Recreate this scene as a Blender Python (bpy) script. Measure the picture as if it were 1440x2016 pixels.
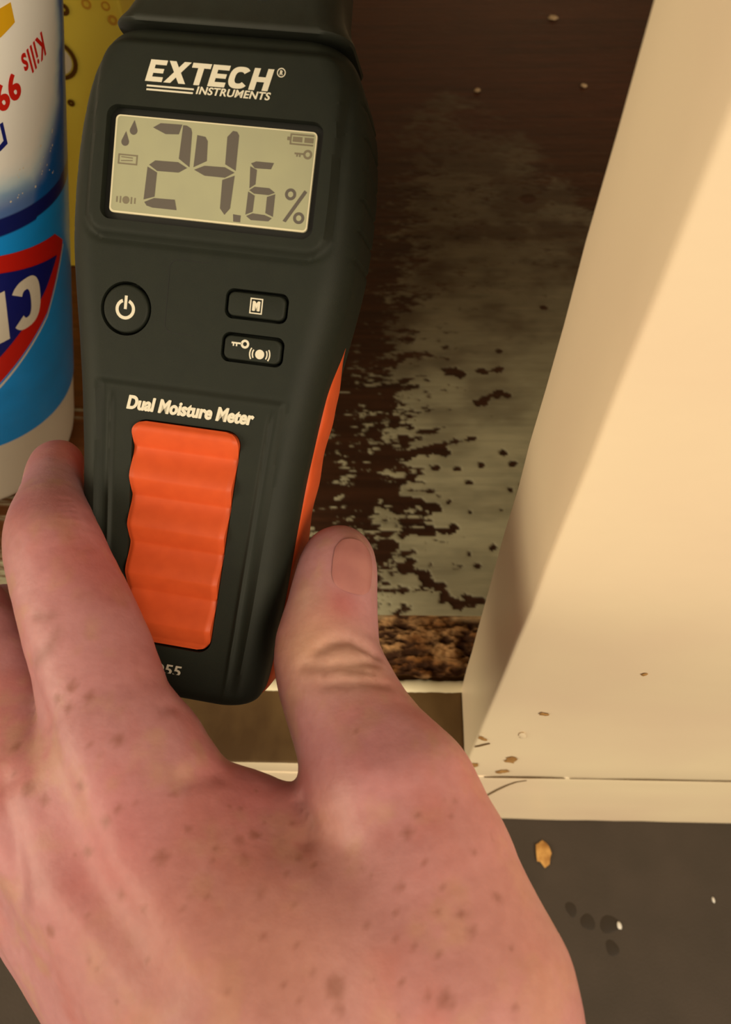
import bpy, bmesh, math, random
import numpy as np
from mathutils import Vector, Matrix

random.seed(4)
for o in list(bpy.data.objects):
    bpy.data.objects.remove(o, do_unlink=True)
SC = bpy.context.scene
COL = SC.collection

# ------------------------------------------------------------------ camera
F = 1487.0                                   # focal length in pixels of the 1440x2016 frame
ZR = 0.1225                                  # top of the cabinet's bottom rail above the kitchen floor
CZ = ZR + 0.33
yaw, pitch, roll = math.radians(3.0), math.radians(58.6), math.radians(2.02)
fw = np.array([-math.sin(yaw) * math.cos(pitch), math.cos(yaw) * math.cos(pitch), -math.sin(pitch)])
r0 = np.array([math.cos(yaw), math.sin(yaw), 0.0])
u0 = np.cross(r0, fw)
cr = r0 * math.cos(roll) - u0 * math.sin(roll)
cu = u0 * math.cos(roll) + r0 * math.sin(roll)
CAMP = np.array([0.0, 0.0, CZ])


def at(a, b, d):
    """world point seen at (a, b) of the photo, d metres in front of the lens"""
    return CAMP + (fw + cr * (a - 720) / F - cu * (b - 1008) / F) * d


cd = bpy.data.cameras.new('camera')
cam = bpy.data.objects.new('camera', cd)
COL.objects.link(cam)
cd.sensor_fit = 'VERTICAL'
cd.sensor_height = 24.0
cd.lens = F / 2016 * 24.0
cd.clip_start = 0.004
cd.clip_end = 30
M4 = Matrix(((cr[0], cu[0], -fw[0], 0), (cr[1], cu[1], -fw[1], 0), (cr[2], cu[2], -fw[2], CZ), (0, 0, 0, 1)))
cam.matrix_world = M4
cd.dof.use_dof = True
cd.dof.focus_distance = 0.185
cd.dof.aperture_fstop = cd.lens / 1000 / 0.0011      # a phone's ~1.1 mm effective opening
SC.camera = cam

# ------------------------------------------------------------------ light
w = bpy.data.worlds.new('world')
SC.world = w
w.use_nodes = True
w.node_tree.nodes['Background'].inputs[0].default_value = (1.0, 0.83, 0.59, 1)
w.node_tree.nodes['Background'].inputs[1].default_value = 0.68


def area(name, loc, target, size, power, color):
    ld = bpy.data.lights.new(name, 'AREA')
    ld.shape = 'DISK'
    ld.size = size
    ld.energy = power
    ld.color = color
    o = bpy.data.objects.new(name, ld)
    COL.objects.link(o)
    o.location = loc
    o.rotation_euler = (Vector(target) - Vector(loc)).to_track_quat('-Z', 'Y').to_euler()
    return o


area('added_side_fill', (-1.28, -0.38, 0.8), (0, 0.1, 0.25), 0.9, 12.5, (1.0, 0.85, 0.58))  # added unseen fill that brightens the stile's inner face
area('ceiling_lamp', (0.9, -1.22, 1.22), (0, 0.1, 0.2), 0.8, 25.5, (1.0, 0.84, 0.60))
SC.view_settings.view_transform = 'Standard'
SC.view_settings.look = 'None'
SC.view_settings.gamma = 1
SC.view_settings.use_curve_mapping = False
SC.view_settings.exposure = 0.0


# ------------------------------------------------------------------ helpers
def lin(c):
    c = [x / 255 for x in c]
    return tuple(x / 12.92 if x <= .04045 else ((x + .055) / 1.055) ** 2.4 for x in c)


def mat(name, col, rough=.5, spec=.5, col2=None, scale=40, detail=4, stretch=(1, 1, 1), bump=0, bscale=None,
        attr=None, sss=0, coat=0, lo=.35, hi=.65, metallic=0):
    m = bpy.data.materials.new(name)
    m.use_nodes = True
    nt = m.node_tree
    b = nt.nodes['Principled BSDF']
    b.inputs['Roughness'].default_value = rough
    b.inputs['Specular IOR Level'].default_value = spec
    b.inputs['Metallic'].default_value = metallic
    b.inputs['Base Color'].default_value = (*col, 1)
    tc = nt.nodes.new('ShaderNodeTexCoord')
    mp = nt.nodes.new('ShaderNodeMapping')
    mp.inputs['Scale'].default_value = stretch
    nt.links.new(tc.outputs['Object'], mp.inputs['Vector'])

    def noise(s, d):
        n = nt.nodes.new('ShaderNodeTexNoise')
        n.inputs['Scale'].default_value = s
        n.inputs['Detail'].default_value = d
        nt.links.new(mp.outputs[0], n.inputs['Vector'])
        return n
    src = None
    if attr:
        a = nt.nodes.new('ShaderNodeAttribute')
        a.attribute_name = attr
        src = a.outputs['Color']
    if col2 is not None:
        n = noise(scale, detail)
        rp = nt.nodes.new('ShaderNodeMapRange')
        rp.inputs['From Min'].default_value = lo
        rp.inputs['From Max'].default_value = hi
        nt.links.new(n.outputs['Fac'], rp.inputs['Value'])
        mx = nt.nodes.new('ShaderNodeMix')
        mx.data_type = 'RGBA'
        mx.inputs[6].default_value = (*col, 1)
        mx.inputs[7].default_value = (*col2, 1)
        nt.links.new(rp.outputs[0], mx.inputs[0])
        if src is not None:                    # attribute colour times a mild mottling
            mm = nt.nodes.new('ShaderNodeMix')
            mm.data_type = 'RGBA'
            mm.blend_type = 'MULTIPLY'
            mm.inputs[0].default_value = 1
            nt.links.new(src, mm.inputs[6])
            nt.links.new(mx.outputs[2], mm.inputs[7])
            src = mm.outputs[2]
        else:
            src = mx.outputs[2]
    if src is not None:
        nt.links.new(src, b.inputs['Base Color'])
    if bump:
        n2 = noise(bscale or scale, 5)
        bp = nt.nodes.new('ShaderNodeBump')
        bp.inputs['Strength'].default_value = bump
        bp.inputs['Distance'].default_value = .0005
        nt.links.new(n2.outputs['Fac'], bp.inputs['Height'])
        nt.links.new(bp.outputs[0], b.inputs['Normal'])
    if sss:
        b.inputs['Subsurface Weight'].default_value = sss
        b.inputs['Subsurface Radius'].default_value = (1, .35, .2)
        b.inputs['Subsurface Scale'].default_value = .0035
    if coat:
        b.inputs['Coat Weight'].default_value = coat
    return m


def mesh_obj(name, V, Fc, material=None, parent=None, smooth=True, sharp=None):
    me = bpy.data.meshes.new(name)
    me.from_pydata([tuple(map(float, v)) for v in V], [], [tuple(map(int, f)) for f in Fc])
    me.update()
    if smooth:
        me.polygons.foreach_set('use_smooth', [True] * len(me.polygons))
        if sharp:
            me.set_sharp_from_angle(angle=math.radians(sharp))
    if material:
        me.materials.append(material)
    o = bpy.data.objects.new(name, me)
    COL.objects.link(o)
    if parent:
        o.parent = parent
    return o


def bm_obj(name, bm, material=None, parent=None, smooth=False, sharp=None):
    me = bpy.data.meshes.new(name)
    bmesh.ops.recalc_face_normals(bm, faces=bm.faces)
    bm.to_mesh(me)
    bm.free()
    if smooth:
        me.polygons.foreach_set('use_smooth', [True] * len(me.polygons))
        me.set_sharp_from_angle(angle=math.radians(sharp or 35))
    if material:
        me.materials.append(material)
    o = bpy.data.objects.new(name, me)
    COL.objects.link(o)
    if parent:
        o.parent = parent
    return o


def empty(name, loc=(0, 0, 0), matrix=None):
    o = bpy.data.objects.new(name, None)
    o.empty_display_size = .02
    COL.objects.link(o)
    if matrix is not None:
        o.matrix_world = matrix
    else:
        o.location = loc
    return o


def tag(o, label=None, cat=None, group=None, kind=None):
    if label:
        o['label'] = label
    if cat:
        o['category'] = cat
    if group:
        o['group'] = group
    if kind:
        o['kind'] = kind
    return o


def grid_faces(n, m, wrap=False):
    i, j = np.meshgrid(np.arange(n - 1), np.arange(m if wrap else m - 1), indexing='ij')
    j2 = (j + 1) % m
    return np.stack([i * m + j, i * m + j2, (i + 1) * m + j2, (i + 1) * m + j], -1).reshape(-1, 4)


def hash2(ix, iy, iz, seed):
    h = (ix * 374761393 + iy * 668265263 + iz * 2147483647 + seed * 1274126177) & 0xFFFFFFFF
    h = ((h ^ (h >> 13)) * 1274126177) & 0xFFFFFFFF
    h = h ^ (h >> 16)
    return (h & 0xFFFFFF) / float(0xFFFFFF)


def vnoise(P, seed=0):
    P = np.asarray(P, float)
    I = np.floor(P).astype(np.int64)
    f = P - I
    f = f * f * (3 - 2 * f)
    out = 0
    for dx in (0, 1):
        for dy in (0, 1):
            for dz in (0, 1):
                wgt = (f[..., 0] if dx else 1 - f[..., 0]) * (f[..., 1] if dy else 1 - f[..., 1]) * (
                    f[..., 2] if dz else 1 - f[..., 2])
                out = out + wgt * hash2(I[..., 0] + dx + 7919, I[..., 1] + dy + 7919, I[..., 2] + dz + 7919, seed)
    return out


def fbm(P, seed=0, octs=4):
    s, a, t = 0, 1, 0
    for k in range(octs):
        s = s + a * vnoise(P * 2 ** k, seed + k)
        t += a
        a *= .55
    return s / t


def fb2(x, y, sx, sy, seed, octs=4):
    return fbm(np.stack([x / sx, y / sy, np.zeros_like(x)], -1), seed, octs)


def sst(a, b, x):
    t = np.clip((x - a) / (b - a), 0, 1)
    return t * t * (3 - 2 * t)


def seg_dist(P, pts):
    """distance of points P (n,k) to a polyline"""
    best = np.full(len(P), 1e9)
    for p, q in zip(pts[:-1], pts[1:]):
        p, q = np.array(p, float), np.array(q, float)
        d = q - p
        t = np.clip(((P - p) @ d) / (d @ d + 1e-12), 0, 1)
        best = np.minimum(best, np.linalg.norm(P - p - t[:, None] * d, axis=1))
    return best


def set_color(o, name, C):
    a = o.data.color_attributes.new(name, 'FLOAT_COLOR', 'POINT')
    C4 = np.ones((len(C), 4), np.float32)
    C4[:, :3] = C
    a.data.foreach_set('color', C4.ravel())


def box(name, x0, x1, y0, y1, z0, z1, material, parent=None, bevel=.0012, sub=0, wob=0.0, seed=1):
    bm = bmesh.new()
    bmesh.ops.create_cube(bm, size=1)
    for v in bm.verts:
        v.co = Vector((x0 + (v.co.x + .5) * (x1 - x0), y0 + (v.co.y + .5) * (y1 - y0), z0 + (v.co.z + .5) * (z1 - z0)))
    if bevel:
        bmesh.ops.bevel(bm, geom=bm.edges[:], offset=bevel, segments=3, profile=.6, affect='EDGES')
    if sub:
        for _ in range(sub):
            long = [e for e in bm.edges if e.calc_length() > .01]
            if not long:
                break
            bmesh.ops.subdivide_edges(bm, edges=long, cuts=1, use_grid_fill=True)
        P = np.array([v.co[:] for v in bm.verts])
        n = np.stack([fbm(P * 60, seed + k, 3) - .5 for k in range(3)], -1) * wob * 2
        for v, d in zip(bm.verts, n):
            v.co += Vector(d)
    o = bm_obj(name, bm, material, parent, smooth=True, sharp=40)
    return o


# ------------------------------------------------------------------ setting: kitchen floor
m_floor = mat('floor_vinyl', lin((63, 54, 47)), .6, .28, lin((57, 49, 42)), 30, 6, bump=.25, bscale=700)
fl = mesh_obj('floor', [(-1.2, -1.3, 0), (1.2, -1.3, 0), (1.2, .2, 0), (-1.2, .2, 0), (-1.2, -1.3, -.02), (1.2, -1.3, -.02), (1.2, .2, -.02), (-1.2, .2, -.02)],
              [(0, 1, 2, 3), (7, 6, 5, 4), (0, 4, 5, 1), (1, 5, 6, 2), (2, 6, 7, 3), (3, 7, 4, 0)], m_floor, smooth=False)
tag(fl, 'dark grey-brown kitchen floor below the cabinet', kind='structure')

# ------------------------------------------------------------------ cabinet
YF, YB = .0752, .1105                       # front and back of the face frame
XS = .0345                                  # inner face of the right stile
DZ = ZR + .0165                             # top of the cabinet's deck
m_paint = mat('cream_paint', lin((236, 219, 188)), .42, .45, lin((230, 208, 182)), 9, 3, bump=.18, bscale=120)
m_inpaint = mat('cream_paint_inside', lin((226, 198, 150)), .5, .4, lin((214, 184, 140)), 12, 3, bump=.15, bscale=90)
m_chip = mat('bare_wood_chip', lin((168, 128, 76)), .8, .2, lin((140, 100, 56)), 300, 3)
m_crack = mat('crack_dirt', lin((110, 84, 52)), .9, .1)
m_rail_top = mat('stained_rail_top', lin((112, 88, 54)), .6, .28, lin((80, 58, 32)), 34, 5, stretch=(1, .6, 1), bump=.3, bscale=160)
m_caulk = mat('caulk', lin((232, 222, 190)), .55, .4)
m_panel = mat('cabinet_panel', lin((226, 210, 180)), .5, .4, lin((220, 200, 172)), 20, 4, stretch=(.2, 1, 1))

cab = empty('base_cabinet', (0, YF, 0))
tag(cab, 'cream painted kitchen base cabinet with a water-damaged brown floor', 'cabinet')
CB = Vector((0, YF, 0))


def cpart(o):
    o.parent = cab
    o.matrix_parent_inverse = Matrix.Translation(-CB)
    return o


stile = cpart(box('stile', XS, .27, YF, YB, .1062, .74, m_paint, None, .0014, 5, .0004, 3))
stile['label'] = 'cream painted upright stile with chipped edges'
bb = cpart(box('base_board', -.46, .46, YF, YB + .004, 0, .1052, m_paint, None, .0009, 6, .00035, 9))
bb['label'] = 'cream painted board under the stile'
rail = cpart(box('bottom_rail', -.46, XS - .0002, YF + .0002, YB, .1056, ZR, m_paint, None, .0012, 5, .0003, 5))
rail['label'] = 'bottom rail with brown stained top'
rail.data.materials.append(m_rail_top)
for p in rail.data.polygons:
    if p.normal.z > .6:
        p.material_index = 1
cpart(box('stile', -.46, -.415, YF, YB, .1062, .74, m_paint, None, .0014))
cpart(box('top_rail', -.415, .46, YF, YB, .70, .78, m_paint, None, .0014))
cpart(box('worktop', -.5, .5, YF - .03, .78, .78, .82, m_panel, None, .002))
cpart(box('side_panel', -.475, -.46, YB, .76, 0, .78, m_panel, None, .0008))
cpart(box('side_panel', .46, .475, YB, .76, 0, .78, m_panel, None, .0008))
cpart(box('back_panel', -.475, .475, .76, .772, 0, .78, m_panel, None, .0008))

# ragged white caulk line along the back of the rail
n = 420
xs = np.linspace(-.40, XS + .001, n)
V = []
prof = 9
for i, x in enumerate(xs):
    e0 = .1072 + .0011 * (fb2(np.array([x]), np.array([0.]), .006, 1, 3)[0] - .5)
    e1 = .1128 + .0016 * (fb2(np.array([x]), np.array([5.]), .004, 1, 8)[0] - .5)
    h = .0010 + .0008 * (fb2(np.array([x]), np.array([9.]), .008, 1, 12)[0] - .3)
    for k in range(prof):
        t = k / (prof - 1)
        V.append((x, e0 + (e1 - e0) * t, ZR - .0006 + h * math.sin(math.pi * t) ** .6 + .0006))
ck = cpart(mesh_obj('caulk_bead', V, grid_faces(n, prof), m_caulk))
ck['label'] = 'ragged white caulk line'


def deck_board(name, xs, ys, seed, front):
    X, Y = np.meshgrid(xs * 1000, ys * 1000, indexing='ij')
    x, y = X.ravel(), Y.ravel()
    # worn grey paint left over the dark stained board: 1 = paint, 0 = bare wood
    big = fb2(x, y, 46, 34, 21, 4)
    fine = fb2(x, y, 4.2, 1.7, 33, 5)
    mid = fb2(x, y, 11, 6, 41, 5)
    edge_r = 405 + (132 - x) * 1.25                      # diagonal upper right limit of the paint
    lim = np.minimum(edge_r, 520) + (big - .5) * 110
    p = 1.22 - sst(210, 520, y) * .45
    p = p - sst(52, -4, x + (y - 170) * .02 + (mid - .5) * 40) * .60      # worn through to the left
    p = p - sst(-10, 40, y - lim) * .95
    p = p + (mid - .5) * .9 + (fine - .5) * 1.35
    tears = [([(9.6, 160.9), (16.1, 158.3), (20.7, 153.2), (25.3, 150.2), (27.9, 145.6), (33.5, 142.7), (39.3, 144.8), (43, 144.8)], 3.3),
             ([(8.4, 179.9), (19.4, 181.7), (26.7, 181.8), (34, 183.6)], 2.2), ([(9.9, 225.6), (22.9, 228.9), (30.6, 227.3)], 3.2),
             ([(25.5, 230.5), (45.3, 236.5)], 1.6), ([(47.8, 259), (54.9, 264.3), (60.5, 267.9)], 3.2), ([(32.5, 282.1), (40.7, 280.3)], 3),
             ([(51.8, 281.5), (61.6, 283)], 2.4), ([(-.2, 197.9), (9.8, 198), (24.6, 193.8)], 3.4), ([(-10, 205), (2.3, 202.4), (7.3, 193.6)], 4.5)]
    Pxy = np.stack([x, y], -1)
    wob = (fb2(x, y, 4, 3, 55, 3) - .5) * 5
    for pts, wd in tears:
        d = seg_dist(Pxy, pts) + wob * 1.15
        p = p - 1.3 * sst(wd * .8 + .9, wd * .3, d)
    p = p - .42 * sst(26, -14, x + (mid - .5) * 26) * sst(150, 175, y)  # more wear, with the shade beside meter and hand put into the mask
    dots = [(2.4, 173.2, 3.4), (50.7, 172.2, 2.3), (40.8, 208.8, 2.2), (56.2, 192.7, 1.6), (42.6, 162.6, 2), (63.6, 220.7, 2.6), (48.2, 219.6, 2.4),
            (64.4, 265.1, 3.4), (59.5, 227.6, 2.4), (35.4, 217.3, 2.2), (40.5, 191.9, 1.4), (30.9, 197.4, 1.5), (11.5, 164.4, 2.4), (62.6, 297.2, 2.6),
            (39.3, 168.8, 1.3), (89.9, 331.1, 3), (89.9, 430, 6), (67.6, 207.6, 2), (61.1, 204.5, 1.7), (25.2, 217.8, 2.6)]
    for dx, dy, rr in dots:
        d = np.hypot((x - dx) * .85, y - dy) + wob * .35
        p = p - 1.3 * sst(rr * .85 + .6, rr * .35, d)
    p = p - 0.9 * sst(9, 2, 137 + (big - .5) * 8 - y) * (y < 141) * 0
    soft = sst(230, 400, y)
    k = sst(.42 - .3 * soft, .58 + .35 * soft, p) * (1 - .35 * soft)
    z = (k - 1) * .0005 + (fine - .5) * .0003 * (1 - k)
    gr = fb2(x, y, 120, 2.2, 77 + seed, 4)
    wood = np.outer(.5 + gr, np.array(lin((66, 38, 22))))
    left = sst(-60, -150, x)
    wood = wood * (1 - left[:, None]) + left[:, None] * np.outer(.45 + gr * 1.1, np.array(lin((112, 66, 32))))
    red = sst(430, 560, y)
    wood = wood * (1 - .5 * red[:, None]) + .5 * red[:, None] * np.outer(.5 + gr, np.array(lin((74, 30, 18))))
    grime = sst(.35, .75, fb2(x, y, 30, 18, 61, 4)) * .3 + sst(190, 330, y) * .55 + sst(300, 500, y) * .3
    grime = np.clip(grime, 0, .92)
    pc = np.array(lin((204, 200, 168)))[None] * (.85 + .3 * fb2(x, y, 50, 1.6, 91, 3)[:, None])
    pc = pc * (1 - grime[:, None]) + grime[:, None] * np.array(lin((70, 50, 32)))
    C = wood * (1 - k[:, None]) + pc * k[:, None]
    V = np.stack([x / 1000, y / 1000, DZ + z - (.0008 if not front else 0)], -1)
    nx, ny = len(xs), len(ys)
    Fc = [tuple(q) for q in grid_faces(nx, ny)[:, ::-1]]
    # thickness: skirt and underside
    per = [i * ny for i in range(nx)] + [(nx - 1) * ny + j for j in range(1, ny)] + [i * ny + ny - 1 for i in range(nx - 2, -1, -1)] + [j for j in range(ny - 2, 0, -1)]
    b0 = len(V)
    low = V[per].copy()
    low[:, 2] = DZ - .0145
    V = np.concatenate([V, low])
    C = np.concatenate([C, C[per] * .8])
    m_ = len(per)
    Fc += [(per[i], per[(i + 1) % m_], b0 + (i + 1) % m_, b0 + i) for i in range(m_)]
    Fc.append(tuple(b0 + i for i in range(m_))[::-1])
    o = mesh_obj(name, V, Fc, m_deck, None, True, 45)
    set_color(o, 'worn', C)
    return cpart(o)


m_deck = mat('worn_deck', (1, 1, 1), .5, .35, (.8, .8, .8), 160, 4, stretch=(.25, 1, 1), attr='worn', bump=.25, bscale=260)
xs = np.concatenate([np.linspace(-.455, -.05, 60, endpoint=False), np.arange(-.05, .17, .0008), np.linspace(.17, .455, 40)])
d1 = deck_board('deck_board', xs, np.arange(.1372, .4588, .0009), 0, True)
d1['label'] = 'front deck board with flaking grey paint'
xs2 = np.concatenate([np.linspace(-.455, -.05, 60, endpoint=False), np.arange(-.05, .25, .002), np.linspace(.25, .455, 40)])
d2 = deck_board('deck_board', xs2, np.arange(.4596, .7595, .002), 5, False)
d2['label'] = 'dark red-brown back deck board'

# rotten, broken front edge of the deck
xs = np.linspace(-.455, .12, 760)
ts = np.linspace(0, 1, 64)
X, T = np.meshgrid(xs, ts, indexing='ij')
x, t = X.ravel() * 1000, T.ravel()
wv = (fb2(x, t * 0, 22, 1, 101, 4) - .5)
yb = 137.8 + wv * 1.5
yf = 114.0 + (fb2(x, t * 0 + 3, 9, 1, 103, 4) - .5) * 5
y = yb + (yf - yb) * t
f1 = fb2(x + y * .6, y - x * .12, 8, 3.2, 111, 5)
f2 = fb2(x - y * .4, y, 3.0, 1.3, 117, 4)
prof_ = (1 - sst(.04, .16, t) * .22 - sst(.2, .98, t) * .68)
rid = np.abs(f1 - .5) * 2
z = DZ * 1000 - 15 + 15 * prof_ + ((f1 - .5) * 7 + (f2 - .5) * 3.2) * sst(0, .12, t) * (1 - .6 * sst(.85, 1, t))
z = np.clip(z, ZR * 1000 - .2, DZ * 1000 - .3)
cA, cB, cC = np.array(lin((66, 38, 18))), np.array(lin((190, 146, 98))), np.array(lin((134, 86, 42)))
k1 = sst(.42, .62, f1 * .6 + f2 * .4)[:, None]
k2 = sst(.45, .7, fb2(x, y, 26, 9, 131, 3))[:, None]
C = cA * (1 - k1) + (cB * (1 - k2) + cC * k2) * k1
top = (sst(.13, .03, t) * sst(.42, .5, fb2(x, y, 22, 9, 139, 3)))[:, None]
C = C * (1 - top) + top * np.array(lin((206, 172, 126)))
dk = sst(.86, .97, t)[:, None] * .0
m_rot = mat('rotten_board', (1, 1, 1), .8, .2, (.6, .6, .6), 500, 4, stretch=(.4, 1, 1), attr='worn', bump=.5, bscale=420)
rot = mesh_obj('deck_edge', np.stack([x, y, z], -1) / 1000, grid_faces(len(xs), len(ts)), m_rot)
set_color(rot, 'worn', C)
cpart(rot)
rot['label'] = 'rotten crumbling brown board edge'
# board core below the rotten edge
cpart(box('deck_core', -.455, .12, .1165, .1372, ZR - .03, ZR - .0006, m_chip, None, .0005))


# chips, dents and cracks in the stile's paint: small flakes of bare wood with a curled paint lip
def flake(cx, cz, rx, rz, ang, material, seed, parent=stile):
    rs = np.random.RandomState(seed)
    n_ = 14
    V = [(0, 0, -.00025)]
    for ring, (s, hy) in enumerate(((.55, -.00022), (1, .00004))):
        for k in range(n_):
            a = 2 * math.pi * k / n_
            q = s * (1 + .28 * math.sin(2 * a + seed) + .16 * rs.randn())
            V.append((rx * q * math.cos(a), rz * q * math.sin(a), hy))
    c, s_ = math.cos(ang), math.sin(ang)
    W = [(cx + c * a - s_ * b, YF - .0004 + hy_, cz + s_ * a + c * b) for a, b, hy_ in V]
    Fc = [(0, 1 + k, 1 + (k + 1) % n_) for k in range(n_)] + [(1 + k, 1 + n_ + k, 1 + n_ + (k + 1) % n_, 1 + (k + 1) % n_) for k in range(n_)]
    o = mesh_obj('paint_chip', W, Fc, material, None)
    o.parent = parent
    o.matrix_parent_inverse = (cab.matrix_world @ stile.matrix_parent_inverse).inverted() if False else Matrix.Identity(4)
    return o


for i, (cx, cz, rx, rz, ang) in enumerate([(.0516, .1373, .0028, .0042, .5), (.0512, .1165, .0022, .0040, 0), (.0372, .1262, .0019, .0055, -.3),
                                           (.0534, .2010, .0016, .0016, .2), (.0505, .1740, .0017, .0030, .1), (.0365, .1690, .0016, .0024, .6),
                                           (.0747, .2414, .0009, .0009, 0)]):
    flake(cx, cz, rx, rz, ang, m_chip if i not in (4,) else m_paint, i)


def crack(pts, wd, parent, seed):
    pts = np.array(pts)
    V = []
    for i, p in enumerate(pts):
        a = pts[max(i - 1, 0)]
        b = pts[min(i + 1, len(pts) - 1)]
        t_ = (b - a) / np.linalg.norm(b - a)
        nn = np.array([-t_[1], t_[0]])
        ww = wd * (0.35 + .65 * math.sin(math.pi * (i + .5) / len(pts)))
        for s in (-1, 0, 1):
            q = p + nn * ww * s
            V.append((q[0], YF - .00045 + (.0003 if s == 0 else 0), q[1]))
    o = mesh_obj('crack', V, grid_faces(len(pts), 3), m_crack, None)
    o.parent = parent
    return o


crack([(.0640, .1000), (.0600, .0965), (.0572, .0905), (.0540, .0800), (.0505, .0660), (.0490, .0560), (.0510, .0450), (.0530, .0415)], .0006, bb, 1)
crack([(.0445, .1050), (.0500, .1052), (.0570, .1056), (.0640, .1056), (.0720, .1060), (.0800, .1058)], .0009, bb, 2)
crack([(.0820, .1056), (.0950, .1058), (.1100, .1056), (.1250, .1058), (.1500, .1056), (.1800, .1058), (.2200, .1057)], .0005, bb, 3)
crack([(.0347, .1570), (.0362, .1582), (.0385, .1610), (.0400, .1625)], .0007, stile, 4)

# ------------------------------------------------------------------ bottle leaning on the deck
BQ = [-0.2191, 0.2313, 0.1574, 0.2964, 0.0974, 0.0585]
ax = np.array([math.sin(BQ[3]), math.sin(BQ[4]), 0])
ax[2] = math.sqrt(1 - ax @ ax)
e1 = np.cross([0, 1, 0], ax)
e1 /= np.linalg.norm(e1)
e2 = np.cross(ax, e1)
RB = BQ[5]
Bm = Matrix([(e1[i], e2[i], ax[i], BQ[i]) for i in range(3)] + [(0, 0, 0, 1)])
bottle = empty('cleaner_bottle', matrix=Bm)
tag(bottle, 'white plastic cleaner bottle with blue label printed upside down, left of the meter', 'bottle')
m_plast = mat('white_plastic', lin((236, 228, 212)), .35, .5, lin((230, 220, 204)), 20, 2)
m_label = mat('label_film', (1, 1, 1), .28, .5, attr='print', coat=.2)


def lathe(prof, nseg, th0=0, th1=2 * math.pi):
    V = []
    for (rr, h) in prof:
        for k in range(nseg):
            a = th0 + (th1 - th0) * k / nseg
            V.append((rr * math.cos(a), rr * math.sin(a), h))
    Fc = [tuple(q) for q in grid_faces(len(prof), nseg, True)]
    Fc.append(tuple(range(nseg))[::-1])
    Fc.append(tuple((len(prof) - 1) * nseg + k for k in range(nseg)))
    return V, Fc


pr = [(RB - .006, 0), (RB - .003, .0008), (RB - .001, .003), (RB - .0004, .006), (RB, .012)] + [(RB, h / 1000) for h in range(20, 240, 10)] + \
     [(RB - .001, .243), (RB - .004, .249), (RB - .010, .253), (RB - .02, .2545)]
V, Fc = lathe(pr, 120)
mesh_obj('bottle_body', V, Fc, m_plast, bottle, True, 50)
# printed sleeve
th = np.radians(np.linspace(-150, 60, 320))
hs = np.linspace(.0425, .236, 260)
T, Hh = np.meshgrid(th, hs, indexing='ij')
lab_lo = .0425 + .004 * np.sin((T + .4) * 1.2) * 0
D = np.degrees(T).ravel()
h = Hh.ravel() * 1000
nz = fb2(D, h, 14, 8, 201, 4)
white = np.array(lin((252, 250, 246)))
# white top fading into sparkling blue towards the lower right
g = sst(8, -16, (h - 152) - (D + 36) * 1.05 * sst(-60, -34, D) + (nz - .5) * 8)
g = np.maximum(g, sst(-9, 2, D + (nz - .5) * 6 + (h - 178) * -.10))
g = np.maximum(g, sst(172, 154, h + (nz - .5) * 9) * .9)
blueA, blueB = np.array(lin((120, 196, 236))), np.array(lin((10, 100, 190)))
bl = blueA + (blueB - blueA) * sst(.35, .95, g + (nz - .5) * .5)[:, None]
C = white * (1 - g[:, None]) + bl * g[:, None]
sp = hash2((D * 1.1).astype(np.int64), (h * .6).astype(np.int64), np.zeros(len(h), np.int64), 5)
low = (h < 152)
mb = np.array(lin((16, 158, 255)))
C[low] = mb * (.9 + .2 * nz[low, None])
navy = np.array(lin((10, 28, 110)))
bandc = 149.2 + .6 * np.sin(D / 30)
C[(np.abs(h - bandc) < 3.2)] = navy
Rl = RB + .0004
sl = mesh_obj('label', np.stack([Rl * np.cos(T).ravel(), Rl * np.sin(T).ravel(), Hh.ravel()], -1), grid_faces(len(th), len(hs)), m_label, bottle)
set_color(sl, 'print', C)
sl['label'] = 'glossy blue and white label'


def wrap_poly(name, polys, material, lift, parent):
    """polygons given as (arc degrees, height mm) wrapped round the bottle"""
    bm = bmesh.new()
    for poly in polys:
        vs = [bm.verts.new((a, b, 0)) for a, b in poly]
        try:
            bm.faces.new(vs)
        except ValueError:
            pass
    return wrap_bm(name, bm, material, lift, parent)


def wrap_bm(name, bm, material, lift, parent):
    bmesh.ops.triangulate(bm, faces=bm.faces[:])
    for _ in range(4):
        es = [e for e in bm.edges if abs(e.verts[0].co.x - e.verts[1].co.x) > 2.5]
        if not es:
            break
        bmesh.ops.subdivide_edges(bm, edges=es, cuts=1)
        bmesh.ops.triangulate(bm, faces=bm.faces[:])
    for v in bm.verts:
        a = math.radians(v.co.x)
        q_ = RB + lift + v.co.z * .001
        v.co = Vector((q_ * math.cos(a), q_ * math.sin(a), v.co.y / 1000))
    o = bm_obj(name, bm, material, parent)
    return o


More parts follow.
